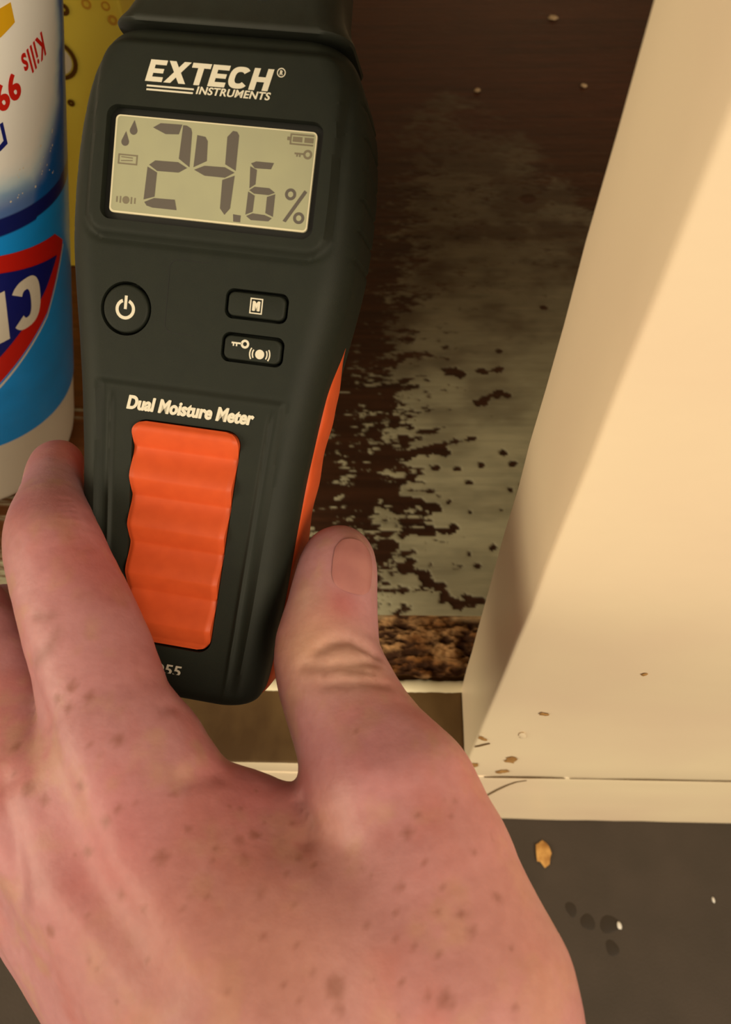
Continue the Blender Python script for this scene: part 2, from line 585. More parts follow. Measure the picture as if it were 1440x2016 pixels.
def text_bm(s, bold=0.0, shear=0.0, spacing=1.0):
    cv = bpy.data.curves.new('t', 'FONT')
    cv.body = s
    cv.size = 1
    cv.offset = bold
    cv.space_character = spacing
    cv.resolution_u = 6
    o = bpy.data.objects.new('t', cv)
    COL.objects.link(o)
    dg = bpy.context.evaluated_depsgraph_get()
    me = bpy.data.meshes.new_from_object(o.evaluated_get(dg))
    bpy.data.objects.remove(o)
    bpy.data.curves.remove(cv)
    bm = bmesh.new()
    bm.from_mesh(me)
    bpy.data.meshes.remove(me)
    bmesh.ops.remove_doubles(bm, verts=bm.verts, dist=1e-5)
    if bold:
        bm.verts.index_update()
        VV = [v.co.copy() for v in bm.verts]
        FF = [[v.index for v in f.verts] for f in bm.faces]
        for k_, (dx, dy) in enumerate(((-bold, 0), (bold, 0), (0, bold * .45), (0, -bold * .45), (-bold * .5, 0), (bold * .5, 0))):
            nv_ = [bm.verts.new((c.x + dx, c.y + dy, .006 * (k_ + 1))) for c in VV]
            for f in FF:
                bm.faces.new([nv_[q] for q in f])
    for v in bm.verts:
        v.co.x += shear * v.co.y
    return bm


def glyph_bm(word, adv, t=.27, shear=0.0):
    """heavy block capitals"""
    bm = bmesh.new()
    x_ = 0.0
    for ch_, w_ in zip(word, adv):
        L = []
        u_ = 1 - t * .82
        if ch_ == 'E':
            L = [[(0, 0), (t, 0), (t, 1), (0, 1)], [(t, 0), (w_, 0), (w_, t * .82), (t, t * .82)], [(t, u_), (w_, u_), (w_, 1), (t, 1)],
                 [(t, .5 - t * .38), (w_ * .93, .5 - t * .38), (w_ * .93, .5 + t * .38), (t, .5 + t * .38)]]
        elif ch_ == 'L':
            L = [[(0, 0), (t, 0), (t, 1), (0, 1)], [(t, 0), (w_, 0), (w_, t * .82), (t, t * .82)]]
        elif ch_ == 'H':
            L = [[(0, 0), (t, 0), (t, 1), (0, 1)], [(w_ - t, 0), (w_, 0), (w_, 1), (w_ - t, 1)], [(t, .5 - t * .42), (w_ - t, .5 - t * .42), (w_ - t, .5 + t * .42), (t, .5 + t * .42)]]
        elif ch_ == 'T':
            L = [[(0, u_), (w_, u_), (w_, 1), (0, 1)], [(w_ / 2 - t / 2, 0), (w_ / 2 + t / 2, 0), (w_ / 2 + t / 2, u_), (w_ / 2 - t / 2, u_)]]
        elif ch_ == 'X':
            q_ = t * 1.18
            L = [[(0, 0), (q_, 0), (w_, 1), (w_ - q_, 1)], [(w_ - q_, 0), (w_, 0), (q_, 1), (0, 1)]]
        elif ch_ in 'CO':
            n_ = 28
            a0, a1 = (math.radians(38), math.radians(322)) if ch_ == 'C' else (0, 2 * math.pi)

            def pt(a, k):
                c, s_ = math.cos(a), math.sin(a)
                e = .78
                X_ = math.copysign(abs(c) ** e, c) * (w_ / 2 - k * t)
                Y_ = math.copysign(abs(s_) ** e, s_) * (.5 - k * t * .86)
                return (w_ / 2 + X_, .5 + Y_)
            for k in range(n_):
                a, b = a0 + (a1 - a0) * k / n_, a0 + (a1 - a0) * (k + 1) / n_
                L.append([pt(a, 1), pt(b, 1), pt(b, 0), pt(a, 0)])
        for k_, P in enumerate(L):
            bm.faces.new([bm.verts.new((x_ + a + shear * b, b, .008 * (k_ % 2))) for a, b in P])
        x_ += w_ + t * .30
    return bm


def fit(bm, x0, x1, y0, y1):
    xs_ = [v.co.x for v in bm.verts]
    ys_ = [v.co.y for v in bm.verts]
    a, b, c, d = min(xs_), max(xs_), min(ys_), max(ys_)
    for v in bm.verts:
        v.co = Vector((x0 + (v.co.x - a) / (b - a) * (x1 - x0), y0 + (v.co.y - c) / (d - c) * (y1 - y0), v.co.z))
    return bm


def rot2(bm, ang, cx, cy):
    c, s = math.cos(ang), math.sin(ang)
    for v in bm.verts:
        x_, y_ = v.co.x - cx, v.co.y - cy
        v.co = Vector((cx + c * x_ - s * y_, cy + s * x_ + c * y_, v.co.z))
    return bm


m_red = mat('print_red', lin((208, 28, 18)), .3, .5)
m_navy = mat('print_navy', lin((8, 24, 118)), .3, .5)
m_white = mat('print_white', lin((232, 224, 208)), .3, .5)
m_yel = mat('print_yellow', lin((226, 172, 24)), .3, .5)
m_gold = mat('print_gold', lin((224, 170, 60)), .3, .5)
# red-edged navy banner whose point lies next to the meter
wrap_poly('banner_edge', [[(-4.5, 126), (-11.5, 133.2), (-38.6, 138), (-70, 141), (-95, 142), (-95, 48), (-70, 60), (-44.4, 80), (-19.7, 101.5)]], m_red, .0006, sl)
wrap_poly('banner', [[(-11, 123.6), (-14.4, 124.6), (-39.3, 131), (-70, 134.5), (-93, 135.5), (-93, 58), (-70, 71), (-43.2, 93.5), (-19.7, 113.5)]], m_navy, .0008, sl)
wrap_poly('banner_line', [[(-5.0, 124.6), (-19.9, 100.6), (-44.4, 79), (-70, 58.8), (-70, 57.2), (-44.4, 77.4), (-19.9, 99.4), (-4.4, 124)]], m_white, .0007, sl)
b_ = rot2(fit(glyph_bm('CLO', (.72, .56, .74), .25, .16), -66, -22.5, 103, 125.5), math.pi + math.radians(8), -44, 113.5)
for v in b_.verts:
    v.co.x += -1.0
    v.co.y += -1.6
wrap_bm('lettering', b_, m_white, .0010, sl)
b_ = rot2(fit(text_bm('Kills', .014, .12, 1.12), -23.4, -11.8, 195.8, 203.6), math.pi + math.radians(20), -17.8, 199.6)
wrap_bm('lettering', b_, m_red, .0006, sl)
b_ = rot2(fit(text_bm('99', .025, .1, 1.1), -35.2, -25.6, 188.4, 196.6), math.pi + math.radians(22), -30.4, 192.3)
wrap_bm('lettering', b_, m_red, .0006, sl)
wrap_poly('print_patch', [[(-26.6, 216), (-25.6, 210.6), (-31, 207.8), (-50, 204), (-50, 212), (-31, 215)]], m_yel, .0006, sl)
wrap_poly('print_outline', [[(-33.0, 184), (-32.0, 176.8), (-34.8, 175.2), (-60, 171), (-60, 173), (-35, 177.0), (-33.4, 178.2), (-34.2, 183.6)]], m_navy, .0006, sl)
for i in range(26):                            # white sparkles on the blue wash
    a, b = random.uniform(-34, -8), random.uniform(156, 176)
    if b > 166 + (a + 30) * .5:
        continue
    rr = random.uniform(.18, .5)
    wrap_poly('sparkle', [[(a + rr * math.cos(k * math.pi / 4), b + rr * math.sin(k * math.pi / 4)) for k in range(8)]], m_white, .0006, sl)

# ------------------------------------------------------------------ yellow carton behind the bottle
m_ycar = mat('yellow_carton', lin((255, 236, 96)), .45, .45, lin((252, 228, 84)), 14, 3)
m_brown = mat('print_brown', lin((98, 62, 14)), .5, .3)
YX0, YX1, YY0, YY1, YZ1 = -.285, -.1205, .365, .425, .345
carton = empty('yellow_carton', ((YX0 + YX1) / 2, (YY0 + YY1) / 2, DZ))
tag(carton, 'yellow printed carton standing behind the white and blue bottle', 'carton')
cx0, cy0 = (YX0 + YX1) / 2, (YY0 + YY1) / 2
box('carton_body', YX0 - cx0, YX1 - cx0, YY0 - cy0, YY1 - cy0, 0, YZ1 - DZ, m_ycar, carton, .0015, 3, .0006, 14)


def ring_print(x_, z_, r1, r2, material, n_=28, sx=1.0):
    V, Fc = [], []
    for k in range(n_):
        a = 2 * math.pi * k / n_
        for rr in (r1, r2):
            V.append((x_ - cx0 + rr * math.cos(a) * sx, YY0 - cy0 - .0008, z_ - DZ + rr * math.sin(a)))
    for k in range(n_):
        k2 = (k + 1) % n_
        Fc.append((2 * k, 2 * k2, 2 * k2 + 1, 2 * k + 1))
    return mesh_obj('ring_print', V, Fc, material, carton, False)


def on_y(a, b, yv):
    k = fw + cr * (a - 720) / F - cu * (b - 1008) / F
    q = CAMP + k * (yv - CAMP[1]) / k[1]
    return q[0], q[2]


for (a, b, r1, r2, mm_) in ((125, 19, .0008, .0026, m_brown), (112, 118, .0075, .0095, m_brown), (112, 118, .0002, .0068, m_white), (140, 203, .0003, .0018, m_brown),
                            (208, 12, .0012, .002, m_gold), (222, 40, .001, .0022, m_gold), (170, 8, .0012, .0022, m_gold), (104, 3, .0002, .0015, m_brown)):
    X_, Z_ = on_y(a, b, YY0 - .0008)
    ring_print(X_, Z_, r1, r2, mm_)

# ------------------------------------------------------------------ moisture meter
def rotm(axn, deg):
    return np.array(Matrix.Rotation(math.radians(deg), 3, axn))


RM = np.stack([cr, cu, -fw], 1) @ rotm('Z', -8.45) @ rotm('Y', -6.4) @ rotm('X', 8.4)
OM = at(377, 700, .165)
Mm = Matrix([(*(RM[i] * .001), OM[i]) for i in range(3)] + [(0, 0, 0, 1)])      # local unit: millimetre
meter = empty('moisture_meter', matrix=Mm)
tag(meter, 'dark green handheld moisture meter with orange grip, held in the hand', 'meter')

m_body = mat('meter_rubber', lin((30, 34, 27)), .6, .24, lin((28, 32, 26)), .25, 2, bump=.12, bscale=6)
m_capm = mat('meter_cap', lin((40, 43, 37)), .5, .36, lin((38, 40, 34)), .3, 2, bump=.1, bscale=6)
m_orange = mat('orange_rubber', lin((206, 84, 40)), .52, .3, lin((200, 80, 38)), .3, 2)
m_black = mat('black_gap', lin((16, 17, 14)), .45, .4)
m_ink = mat('grey_white_ink', lin((214, 208, 190)), .5, .4)
m_lcd = mat('lcd', lin((160, 160, 130)), .25, .5, lin((156, 156, 128)), .12, 2, coat=.3)
m_seg = mat('lcd_segment', lin((92, 86, 80)), .35, .4)
m_segl = mat('lcd_icon', lin((118, 110, 92)), .35, .4)
m_lip = mat('lcd_glass_edge', lin((214, 206, 176)), .25, .6)

WY = np.array([-80, -78, -70, -55, -40, -25, -10, 3, 10, 20, 25, 35, 45, 55, 60, 64, 67.5])
WW = np.array([21.5, 22.3, 23.4, 24.6, 25.4, 26.4, 28, 29.8, 31, 32.4, 32.8, 33, 32.6, 31.2, 29.6, 27.6, 25.0])


def hw(y_):
    k = np.linspace(-4, 4, 9)
    return np.mean([np.interp(np.asarray(y_) + q, WY, WW) for q in k], axis=0)


def rbox_sdf(x_, y_, cx, cy, hx, hy, r_):
    qx, qy = np.abs(x_ - cx) - hx + r_, np.abs(y_ - cy) - hy + r_
    return np.hypot(np.maximum(qx, 0), np.maximum(qy, 0)) + np.minimum(np.maximum(qx, qy), 0) - r_


ZB = -33.0
rows = np.concatenate([[-80 + .6 * k for k in range(0, 9)], np.arange(-74.6, 62, .5), np.linspace(62, 67.5, 14)])
NF, NC, NS, NBK = 150, 14, 20, 30
V = []
for yy in rows:
    W_ = float(hw(yy))
    ins = 0
    rt = 5.0
    if yy > 67.5 - rt:
        ins = rt - math.sqrt(max(rt * rt - (yy - (67.5 - rt)) ** 2, 0))
    if yy < -80 + 4:
        ins = 4 - math.sqrt(max(16 - (-76 - yy) ** 2, 0))
    W_ = W_ - ins * .6
    zf, zb = -1.0 - ins, ZB + ins
    rf = 7.6
    rb = 9
    flat = W_ - rf
    sec = [(x_, zf) for x_ in np.linspace(-flat, flat, NF)]
    sec += [(flat + rf * math.sin(a), zf - rf + rf * math.cos(a)) for a in np.linspace(0, math.pi / 2, NC + 1)[1:]]
    sec += [(W_, z_) for z_ in np.linspace(zf - rf, zb + rb, NS + 1)[1:]]
    sec += [(W_ - rb + rb * math.cos(a), zb + rb - rb * math.sin(a)) for a in np.linspace(0, math.pi / 2, NC + 1)[1:]]
    sec += [(x_, zb) for x_ in np.linspace(W_ - rb, -(W_ - rb), NBK + 1)[1:]]
    sec += [(-(W_ - rb) - rb * math.sin(a), zb + rb - rb * math.cos(a)) for a in np.linspace(0, math.pi / 2, NC + 1)[1:]]
    sec += [(-W_, z_) for z_ in np.linspace(zb + rb, zf - rf, NS + 1)[1:]]
    sec += [(-flat - rf * math.cos(a), zf - rf + rf * math.sin(a)) for a in np.linspace(0, math.pi / 2, NC + 1)[1:-1]]
    V += [(x_, yy, z_) for x_, z_ in sec]
NSEC = len(sec)
V = np.array(V)
x, y, z = V.T
front = sst(-7.5, -2.5, z)
pan = rbox_sdf(x, y, 0, 43.6, 26.6, 19.6, 4.5)
hgt = 1.0 * sst(.9, -.7, pan)
hgt += -.35 * np.exp(-((pan - 1.2) / .7) ** 2)                                # small groove round the raised panel
edge = 22.0 + (y + 8) * .055
rec = np.maximum(np.abs(x) - edge, y + 7.0)
hgt += -1.15 * sst(.2, -1.8, rec) * sst(-81, -70, y)
hgt += .5 * np.exp(-((np.abs(x) - edge + 3.3) / .55) ** 2) * sst(-9, -13, y) * sst(-80, -66, y)
z2 = z + hgt * front
side = sst(4.5, 7.5, np.abs(x) - (hw(y) - 7.6)) * sst(-30, -24, z) * sst(-3.5, -8, z)
ph = (y - 18.5) / 6.3
rib = ((y > 18.5) & (y < 57)) * (sst(.0, .05, ph % 1) * sst(1, .82, ph % 1) - 1)
x2 = x + np.sign(x) * side * .7 * rib
V = np.stack([x2, y, z2], -1)
Fc = [tuple(q) for q in grid_faces(len(rows), NSEC, True)]
Fc.append(tuple(range(NSEC))[::-1])
Fc.append(tuple((len(rows) - 1) * NSEC + k for k in range(NSEC)))
body = mesh_obj('meter_body', V, Fc, m_body, None, True)
bmt = bmesh.new()
bmt.from_mesh(body.data)
bmesh.ops.recalc_face_normals(bmt, faces=bmt.faces)
bmt.to_mesh(body.data)
bmt.free()


def rr_pts(cx, cy, hx, hy, r_, n_=8, taper=0.0):
    P = []
    for sx, sy, a0 in ((1, 1, 0), (-1, 1, 90), (-1, -1, 180), (1, -1, 270)):
        for k in range(n_ + 1):
            a = math.radians(a0 + 90 * k / n_)
            xx, yy = sx * (hx - r_) + r_ * math.cos(a), sy * (hy - r_) + r_ * math.sin(a)
            P.append((cx + xx * (1 + taper * yy / hy), cy + yy))
    return P


def prism(P, z0, z1, bm=None):
    bm = bm or bmesh.new()
    a = [bm.verts.new((p[0], p[1], z0)) for p in P]
    b = [bm.verts.new((p[0], p[1], z1)) for p in P]
    n_ = len(P)
    bm.faces.new(a[::-1])
    bm.faces.new(b)
    for k in range(n_):
        bm.faces.new((a[k], a[(k + 1) % n_], b[(k + 1) % n_], b[k]))
    return bm


def soft_button(name, P, z0, z1, material, parent, rnd=.5):
    """plate with rounded upper edge and a faint dome"""
    P = np.array(P)
    c = P.mean(0)
    V, n_ = [], len(P)
    d = P - c
    L = np.linalg.norm(d, axis=1, keepdims=True)
    levels = [(0, z0), (0, z1 - rnd)] + [(rnd * (1 - math.cos(a)), z1 - rnd + rnd * math.sin(a)) for a in np.linspace(.3, math.pi / 2, 4)]
    for ins, zz in levels:
        Q = c + d * (1 - ins / np.maximum(L, .01) * 1.1)
        V += [(q[0], q[1], zz) for q in Q]
    Fc = [tuple(q) for q in grid_faces(len(levels), n_, True)]
    Fc.append(tuple(range(n_))[::-1])
    Fc.append(tuple((len(levels) - 1) * n_ + k for k in range(n_)))
    return mesh_obj(name, V, Fc, material, parent, True, 50)


def circ(cx, cy, r_, n_=40):
    return [(cx + r_ * math.cos(2 * math.pi * k / n_), cy + r_ * math.sin(2 * math.pi * k / n_)) for k in range(n_)]


cut = bmesh.new()
prism(rr_pts(0, 38.45, 23.6, 11.7, 2.4), -3.4, 4, cut)
prism(circ(-16.3, 8.35, 5.85), -5, 4, cut)
prism(rr_pts(13.1, 12.2, 7.0, 3.2, 1.8), -5, 4, cut)
prism(rr_pts(13.2, 2.95, 7.0, 3.2, 1.8), -5, 4, cut)
prism(rr_pts(-.2, -41.3, 11.75, 26.05, 3.4, 8, .10), -6, 4, cut)
cutter = bm_obj('cutter', cut, m_black)
md = body.modifiers.new('cut', 'BOOLEAN')
md.object = cutter
md.operation = 'DIFFERENCE'
md.solver = 'EXACT'
dg = bpy.context.evaluated_depsgraph_get()
me2 = bpy.data.meshes.new_from_object(body.evaluated_get(dg))
body.modifiers.clear()
body.data = me2
me2.name = 'meter_body'
bpy.data.objects.remove(cutter)
me2.materials.clear()
me2.materials.append(m_body)
me2.polygons.foreach_set('material_index', [0] * len(me2.polygons))
me2.polygons.foreach_set('use_smooth', [True] * len(me2.polygons))
me2.set_sharp_from_angle(angle=math.radians(32))
body.parent = meter

# screen
def flat(name, bm, material, parent, z0, thick=.05):
    """flat print: polygons of bm moved to height z0 with a hair of thickness"""
    for v in bm.verts:
        v.co.z += z0
    g_ = bmesh.ops.extrude_face_region(bm, geom=bm.faces[:])
    for v in [q for q in g_['geom'] if isinstance(q, bmesh.types.BMVert)]:
        v.co.z += thick
    return bm_obj(name, bm, material, parent)


def polys_bm(polys):
    bm = bmesh.new()
    for P in polys:
        bm.faces.new([bm.verts.new((a, b, 0)) for a, b in P])
    return bm


fr = bm_obj('screen_frame', prism(rr_pts(0, 38.45, 23.55, 11.65, 2.35), -3.3, -2.0), m_black, meter)
lcd = bm_obj('screen', prism(rr_pts(0, 38.5, 22.1, 10.05, 1.0), -2.0, -1.25), m_lip, meter)
bm_obj('display_glass', prism(rr_pts(.05, 38.55, 21.75, 9.72, .8), -1.3, -1.2), m_lcd, lcd)
ZL = -1.19
segs = [[(-13.6, 46.5), (-12.0, 47.5), (-7.2, 47.6), (-7.8, 45.6), (-10.7, 45.4)], [(-7.0, 47.5), (-6.2, 47.5), (-5.2, 47.0), (-4.9, 46.2), (-4.8, 39.2), (-7.3, 40.7)],
        [(-13.8, 38.9), (-12.5, 39.9), (-7.4, 40.0), (-5.3, 39.0), (-7.1, 37.9), (-11.9, 37.8)], [(-14.1, 38.5), (-11.9, 37.5), (-12.0, 32.5), (-14.4, 31.7)],
        [(-14.2, 31.2), (-12.1, 32.2), (-7.4, 32.3), (-6.8, 30.2), (-12.3, 30.2), (-13.6, 30.5)], [(-3.7, 45.8), (-1.9, 45.6), (-1.3, 44.8), (-1.1, 40.8), (-3.9, 39.3)],
        [(-3.7, 38.8), (-1.5, 39.8), (3.0, 39.9), (5.2, 39.0), (3.2, 37.8), (-1.3, 37.8)], [(4.0, 47.3), (4.9, 47.2), (5.4, 46.5), (5.4, 39.4), (3.0, 40.5), (2.9, 46.0)],
        [(5.3, 38.4), (5.0, 31.7), (3.9, 30.3), (2.8, 31.5), (2.7, 37.3)], [(5.8, 30.6), (7.5, 30.5), (7.5, 29.1), (6.0, 29.1)],
        [(8.6, 41.2), (9.7, 41.7), (13.5, 41.7), (13.0, 40.4), (9.5, 40.3)], [(8.5, 40.6), (10.0, 40.0), (10.0, 37.1), (8.8, 36.2)],
        [(8.8, 35.8), (9.9, 36.6), (13.1, 36.6), (14.4, 35.8), (13.1, 35.2), (9.9, 35.2)], [(8.6, 35.5), (10.1, 34.8), (10.0, 31.5), (8.5, 30.8)],
        [(14.5, 35.5), (14.5, 30.9), (12.8, 31.5), (12.8, 34.8)], [(8.7, 30.5), (10.0, 31.2), (12.7, 31.1), (14.3, 30.6), (13.6, 29.9), (9.8, 29.8)]]
for P in segs:
    flat('segment', polys_bm([P]), m_seg, lcd, ZL)


def annulus(cx, cy, r1, r2, n_=24, a0=0, a1=2 * math.pi):
    full = abs(a1 - a0) > 6.28
    P = []
    m_ = n_ if full else n_ - 1
    for k in range(m_):
        a, b = a0 + (a1 - a0) * k / m_, a0 + (a1 - a0) * (k + 1) / m_
        P.append([(cx + r1 * math.cos(a), cy + r1 * math.sin(a)), (cx + r2 * math.cos(a), cy + r2 * math.sin(a)),
                  (cx + r2 * math.cos(b), cy + r2 * math.sin(b)), (cx + r1 * math.cos(b), cy + r1 * math.sin(b))])
    return P


def rect(x0, y0, x1, y1):
    return [(x0, y0), (x1, y0), (x1, y1), (x0, y1)]


def dropshape(cx, cy, s):
    P = [(cx + s * math.cos(a), cy + s * math.sin(a)) for a in np.linspace(math.radians(150), math.radians(390), 16)]
    return P + [(cx + .05 * s, cy + 2.5 * s)]


flat('percent_sign', polys_bm([[(20.7, 36.9), (21.3, 36.5), (17.4, 30.1), (16.7, 30.3)]] + annulus(17.8, 35.8, .6, 1.2) + annulus(20.1, 31.2, .6, 1.2)), m_seg, lcd, ZL)
flat('drop_icon', polys_bm([dropshape(-17.9, 45.5, .85), dropshape(-19.6, 43.1, .85)]), m_seg, lcd, ZL)
flat('battery_icon', polys_bm([rect(16.4, 47.6, 21.4, 47.9), rect(16.4, 45.7, 21.4, 46.0), rect(16.4, 46.0, 16.7, 47.6), rect(15.8, 46.5, 16.4, 47.2),
                               rect(17.0, 46.3, 19.0, 47.3), rect(19.5, 46.3, 21.4, 47.3)]), m_segl, lcd, ZL)
flat('key_icon', polys_bm([rect(17.7, 43.85, 19.6, 44.2), rect(18.1, 43.4, 18.4, 43.85), rect(18.7, 43.4, 19.0, 43.85)] + annulus(20.5, 44.0, .5, .95)), m_segl, lcd, ZL)
flat('material_icon', polys_bm([rect(-20.9, 40.3, -16.5, 40.6), rect(-20.9, 38.5, -16.5, 38.8), rect(-20.9, 38.8, -20.6, 40.3), rect(-16.8, 38.8, -16.5, 40.3),
                                [(-20.2, 39.9), (-17.6, 39.8), (-17.6, 40.0), (-20.2, 40.1)], [(-20.2, 39.1), (-17.6, 39.3), (-17.6, 39.5), (-20.2, 39.3)]]), m_segl, lcd, ZL)
flat('alarm_icon', polys_bm([circ(-18.4, 31.2, .8, 16), rect(-20.6, 30.6, -20.3, 31.8), rect(-19.8, 30.5, -19.5, 31.9), rect(-17.3, 30.5, -17.0, 31.9), rect(-16.5, 30.6, -16.2, 31.8)]),
     m_segl, lcd, ZL)

# prints on the housing
ZP = .02
flat('brand_print', fit(glyph_bm('EXTECH', (.78, 1.02, .86, .78, .94, .88), .27, .22), -15.7, 11.9, 55.2, 59.5), m_ink, meter, ZP)
flat('brand_print', fit(text_bm('INSTRUMENTS', .016, .22, 1.06), -4.4, 11.7, 53.45, 55.0), m_ink, meter, ZP)
flat('brand_print', polys_bm([[(-15.2, 54.5), (-4.9, 54.5), (-4.85, 54.15), (-15.25, 54.15)], [(-15.2, 53.75), (-5.0, 53.75), (-5.05, 53.4), (-15.25, 53.4)]]), m_ink, meter, ZP)
flat('brand_print', polys_bm(annulus(13.4, 59.0, .72, .92)), m_ink, meter, ZP)
flat('brand_print', fit(text_bm('R', .03, .1), 13.05, 13.75, 58.55, 59.45), m_ink, meter, ZP)
flat('name_print', fit(text_bm('Dual Moisture Meter', .03, .2, 1.03), -14.8, 15.0, -13.5, -10.3), m_ink, meter, -2.05)
flat('name_print', fit(text_bm('MO55', .01, .18, 1.0), -7.0, 4.1, -74.0, -71.4), m_ink, meter, -1.95)
# faint moulded outline between the buttons
flat('moulded_outline', polys_bm([rect(-7.15, 6.2, -7.0, 18.2), rect(-5.4, 4.25, -.4, 4.4), rect(-5.4, 19.9, 1.5, 20.05)] +
                                 annulus(-5.4, 6.2, 1.6, 1.8, 10, math.pi, 1.5 * math.pi) + annulus(-5.4, 18.2, 1.6, 1.8, 10, .5 * math.pi, math.pi)), m_black, meter, -.99, .03)

# buttons
bp = soft_button('power_button', circ(-16.3, 8.35, 5.2), -4.5, -.75, m_body, meter)
arc = annulus(-16.3, 8.2, 1.55, 2.25, 30, math.radians(112), math.radians(428))
flat('power_symbol', polys_bm(arc + [rect(-16.62, 8.2, -15.98, 11.1)]), m_ink, bp, -.74)
b1 = soft_button('memory_button', rr_pts(13.1, 12.2, 6.35, 2.55, 1.4), -4.5, -.75, m_body, meter)
flat('memory_symbol', polys_bm([rect(11.7, 10.5, 14.5, 10.75), rect(11.7, 13.55, 14.5, 13.8), rect(11.7, 10.75, 11.95, 13.55), rect(14.25, 10.75, 14.5, 13.55)]), m_ink, b1, -.74)
flat('memory_symbol', fit(text_bm('M', .06), 12.25, 13.95, 11.1, 13.2), m_ink, b1, -.74)
b2 = soft_button('alarm_button', rr_pts(13.2, 2.95, 6.35, 2.55, 1.4), -4.5, -.75, m_body, meter)
arcs = []
for s, rr in ((0, 1.5), (0, 2.1)):
    arcs += annulus(15.0, 2.1, rr, rr + .28, 7, math.radians(-32), math.radians(32)) + annulus(15.0, 2.1, rr, rr + .28, 7, math.radians(148), math.radians(212))
flat('alarm_symbol', polys_bm([circ(15.0, 2.1, 1.02, 20), rect(8.5, 3.75, 10.8, 4.1), rect(8.8, 3.25, 9.1, 3.75), rect(9.5, 3.25, 9.8, 3.75)] + annulus(11.5, 3.9, .45, .95) + arcs), m_ink, b2, -.74)

# orange pad with soft waves
py = np.linspace(-67.0, -15.6, 150)
px_ = np.linspace(-1, 1, 60)
yy, ss = np.meshgrid(py, px_, indexing='ij')
hx = 11.45 * (1 + .10 * (yy + 41.3) / 25.7)
rc = 3.2
dy = np.minimum(yy + 67.0, -15.6 - yy)
hx_r = hx - np.where(dy < rc, rc - np.sqrt(np.maximum(rc * rc - (rc - dy) ** 2, 0)), 0)
xx = ss * hx_r - .2
ph = ((-yy - 15.6) / 11.0 + .45) % 1
wave = 2.3 * np.where(ph < .62, sst(0, .62, ph), 1 - np.clip((ph - .62) / .38, 0, 1) ** 1.25)
ed = np.minimum(hx_r - np.abs(xx + .2), dy)
zz = -3.1 + wave + .5 * sst(0, 1.2, ed)
V = np.stack([xx, yy, zz], -1).reshape(-1, 3)
Fc = [tuple(q) for q in grid_faces(150, 60)[:, ::-1]]
per = [i * 60 for i in range(150)] + [149 * 60 + j for j in range(1, 60)] + [i * 60 + 59 for i in range(148, -1, -1)] + list(range(58, 0, -1))
b0 = len(V)
lowv = V[per].copy()
lowv[:, 2] = -5.5
V = np.concatenate([V, lowv])
Fc += [(per[i], per[(i + 1) % len(per)], b0 + (i + 1) % len(per), b0 + i) for i in range(len(per))]
pad = mesh_obj('thumb_pad', V, Fc, m_orange, meter, True, 60)
pad['label'] = 'orange wavy rubber pad'


# orange grip strips on both flanks
def strip(sg):
    ys_ = np.linspace(-79.2, 7, 130)
    V = []
    n_ = 12
    for q in ys_:
        k = float(sst(7.2, -6, q))
        W_ = float(hw(q)) - (4 - math.sqrt(max(16 - (max(-76 - q, 0)) ** 2, 0))) * .6
        out = .9 * k + .28 * math.sin(q / 2.4) * k * float(sst(-2, -12, q))
        zc, hz = -19.5, 1.0 + 6.2 * k
        for j in range(n_):
            a = math.pi * j / (n_ - 1)
            zz_ = zc + hz * math.cos(a)
            V.append((sg * (W_ - .8 + (.8 + out) * math.sin(a) ** .45), q, zz_))
    Fc = [tuple(f) for f in grid_faces(len(ys_), n_)]
    Fc.append(tuple(range(n_)))
    o = mesh_obj('grip_strip', V, Fc, m_orange, meter, True, 60)
    return o


strip(1)
strip(-1)

# protective cap on top
cy_ = [(67.9, 24.2, 4.0), (67.95, 26.0, 2.3), (68.5, 26.3, 1.9), (69.4, 25.8, 2.1), (71, 24.6, 2.6), (74, 23.0, 3.2), (78, 22.2, 3.6), (92, 21.5, 4.4), (104, 20.6, 5.2), (109, 18.6, 6.6), (111, 15, 9)]
V = []
for q, W_, fz in cy_:
    for (a, b) in rr_pts(0, 0, W_, (28 - fz) / 2, 6.5, 7):
        V.append((a, q, b - fz - (28 - fz) / 2))
n_ = len(rr_pts(0, 0, 20, 12, 6.5, 7))
Fc = [tuple(q) for q in grid_faces(len(cy_), n_, True)] + [tuple(range(n_))[::-1], tuple((len(cy_) - 1) * n_ + k for k in range(n_))]
cap = mesh_obj('cap', V, Fc, m_capm, meter, True, 50)
cap['label'] = 'dark cap over the pins'
for cx in (-9.4, -4.1, 1.3, 6.7):
    ar = []
    for rr, zz in ((2.3, -3.7), (1.95, -2.75), (1.3, -3.0), (.1, -3.3)):
        ar.append([(cx + rr * math.cos(2 * math.pi * k / 20), 75.9 + rr * math.sin(2 * math.pi * k / 20), zz) for k in range(20)])
    mesh_obj('cap_dimple', [p for r_ in ar for p in r_], grid_faces(4, 20, True), m_black, cap)

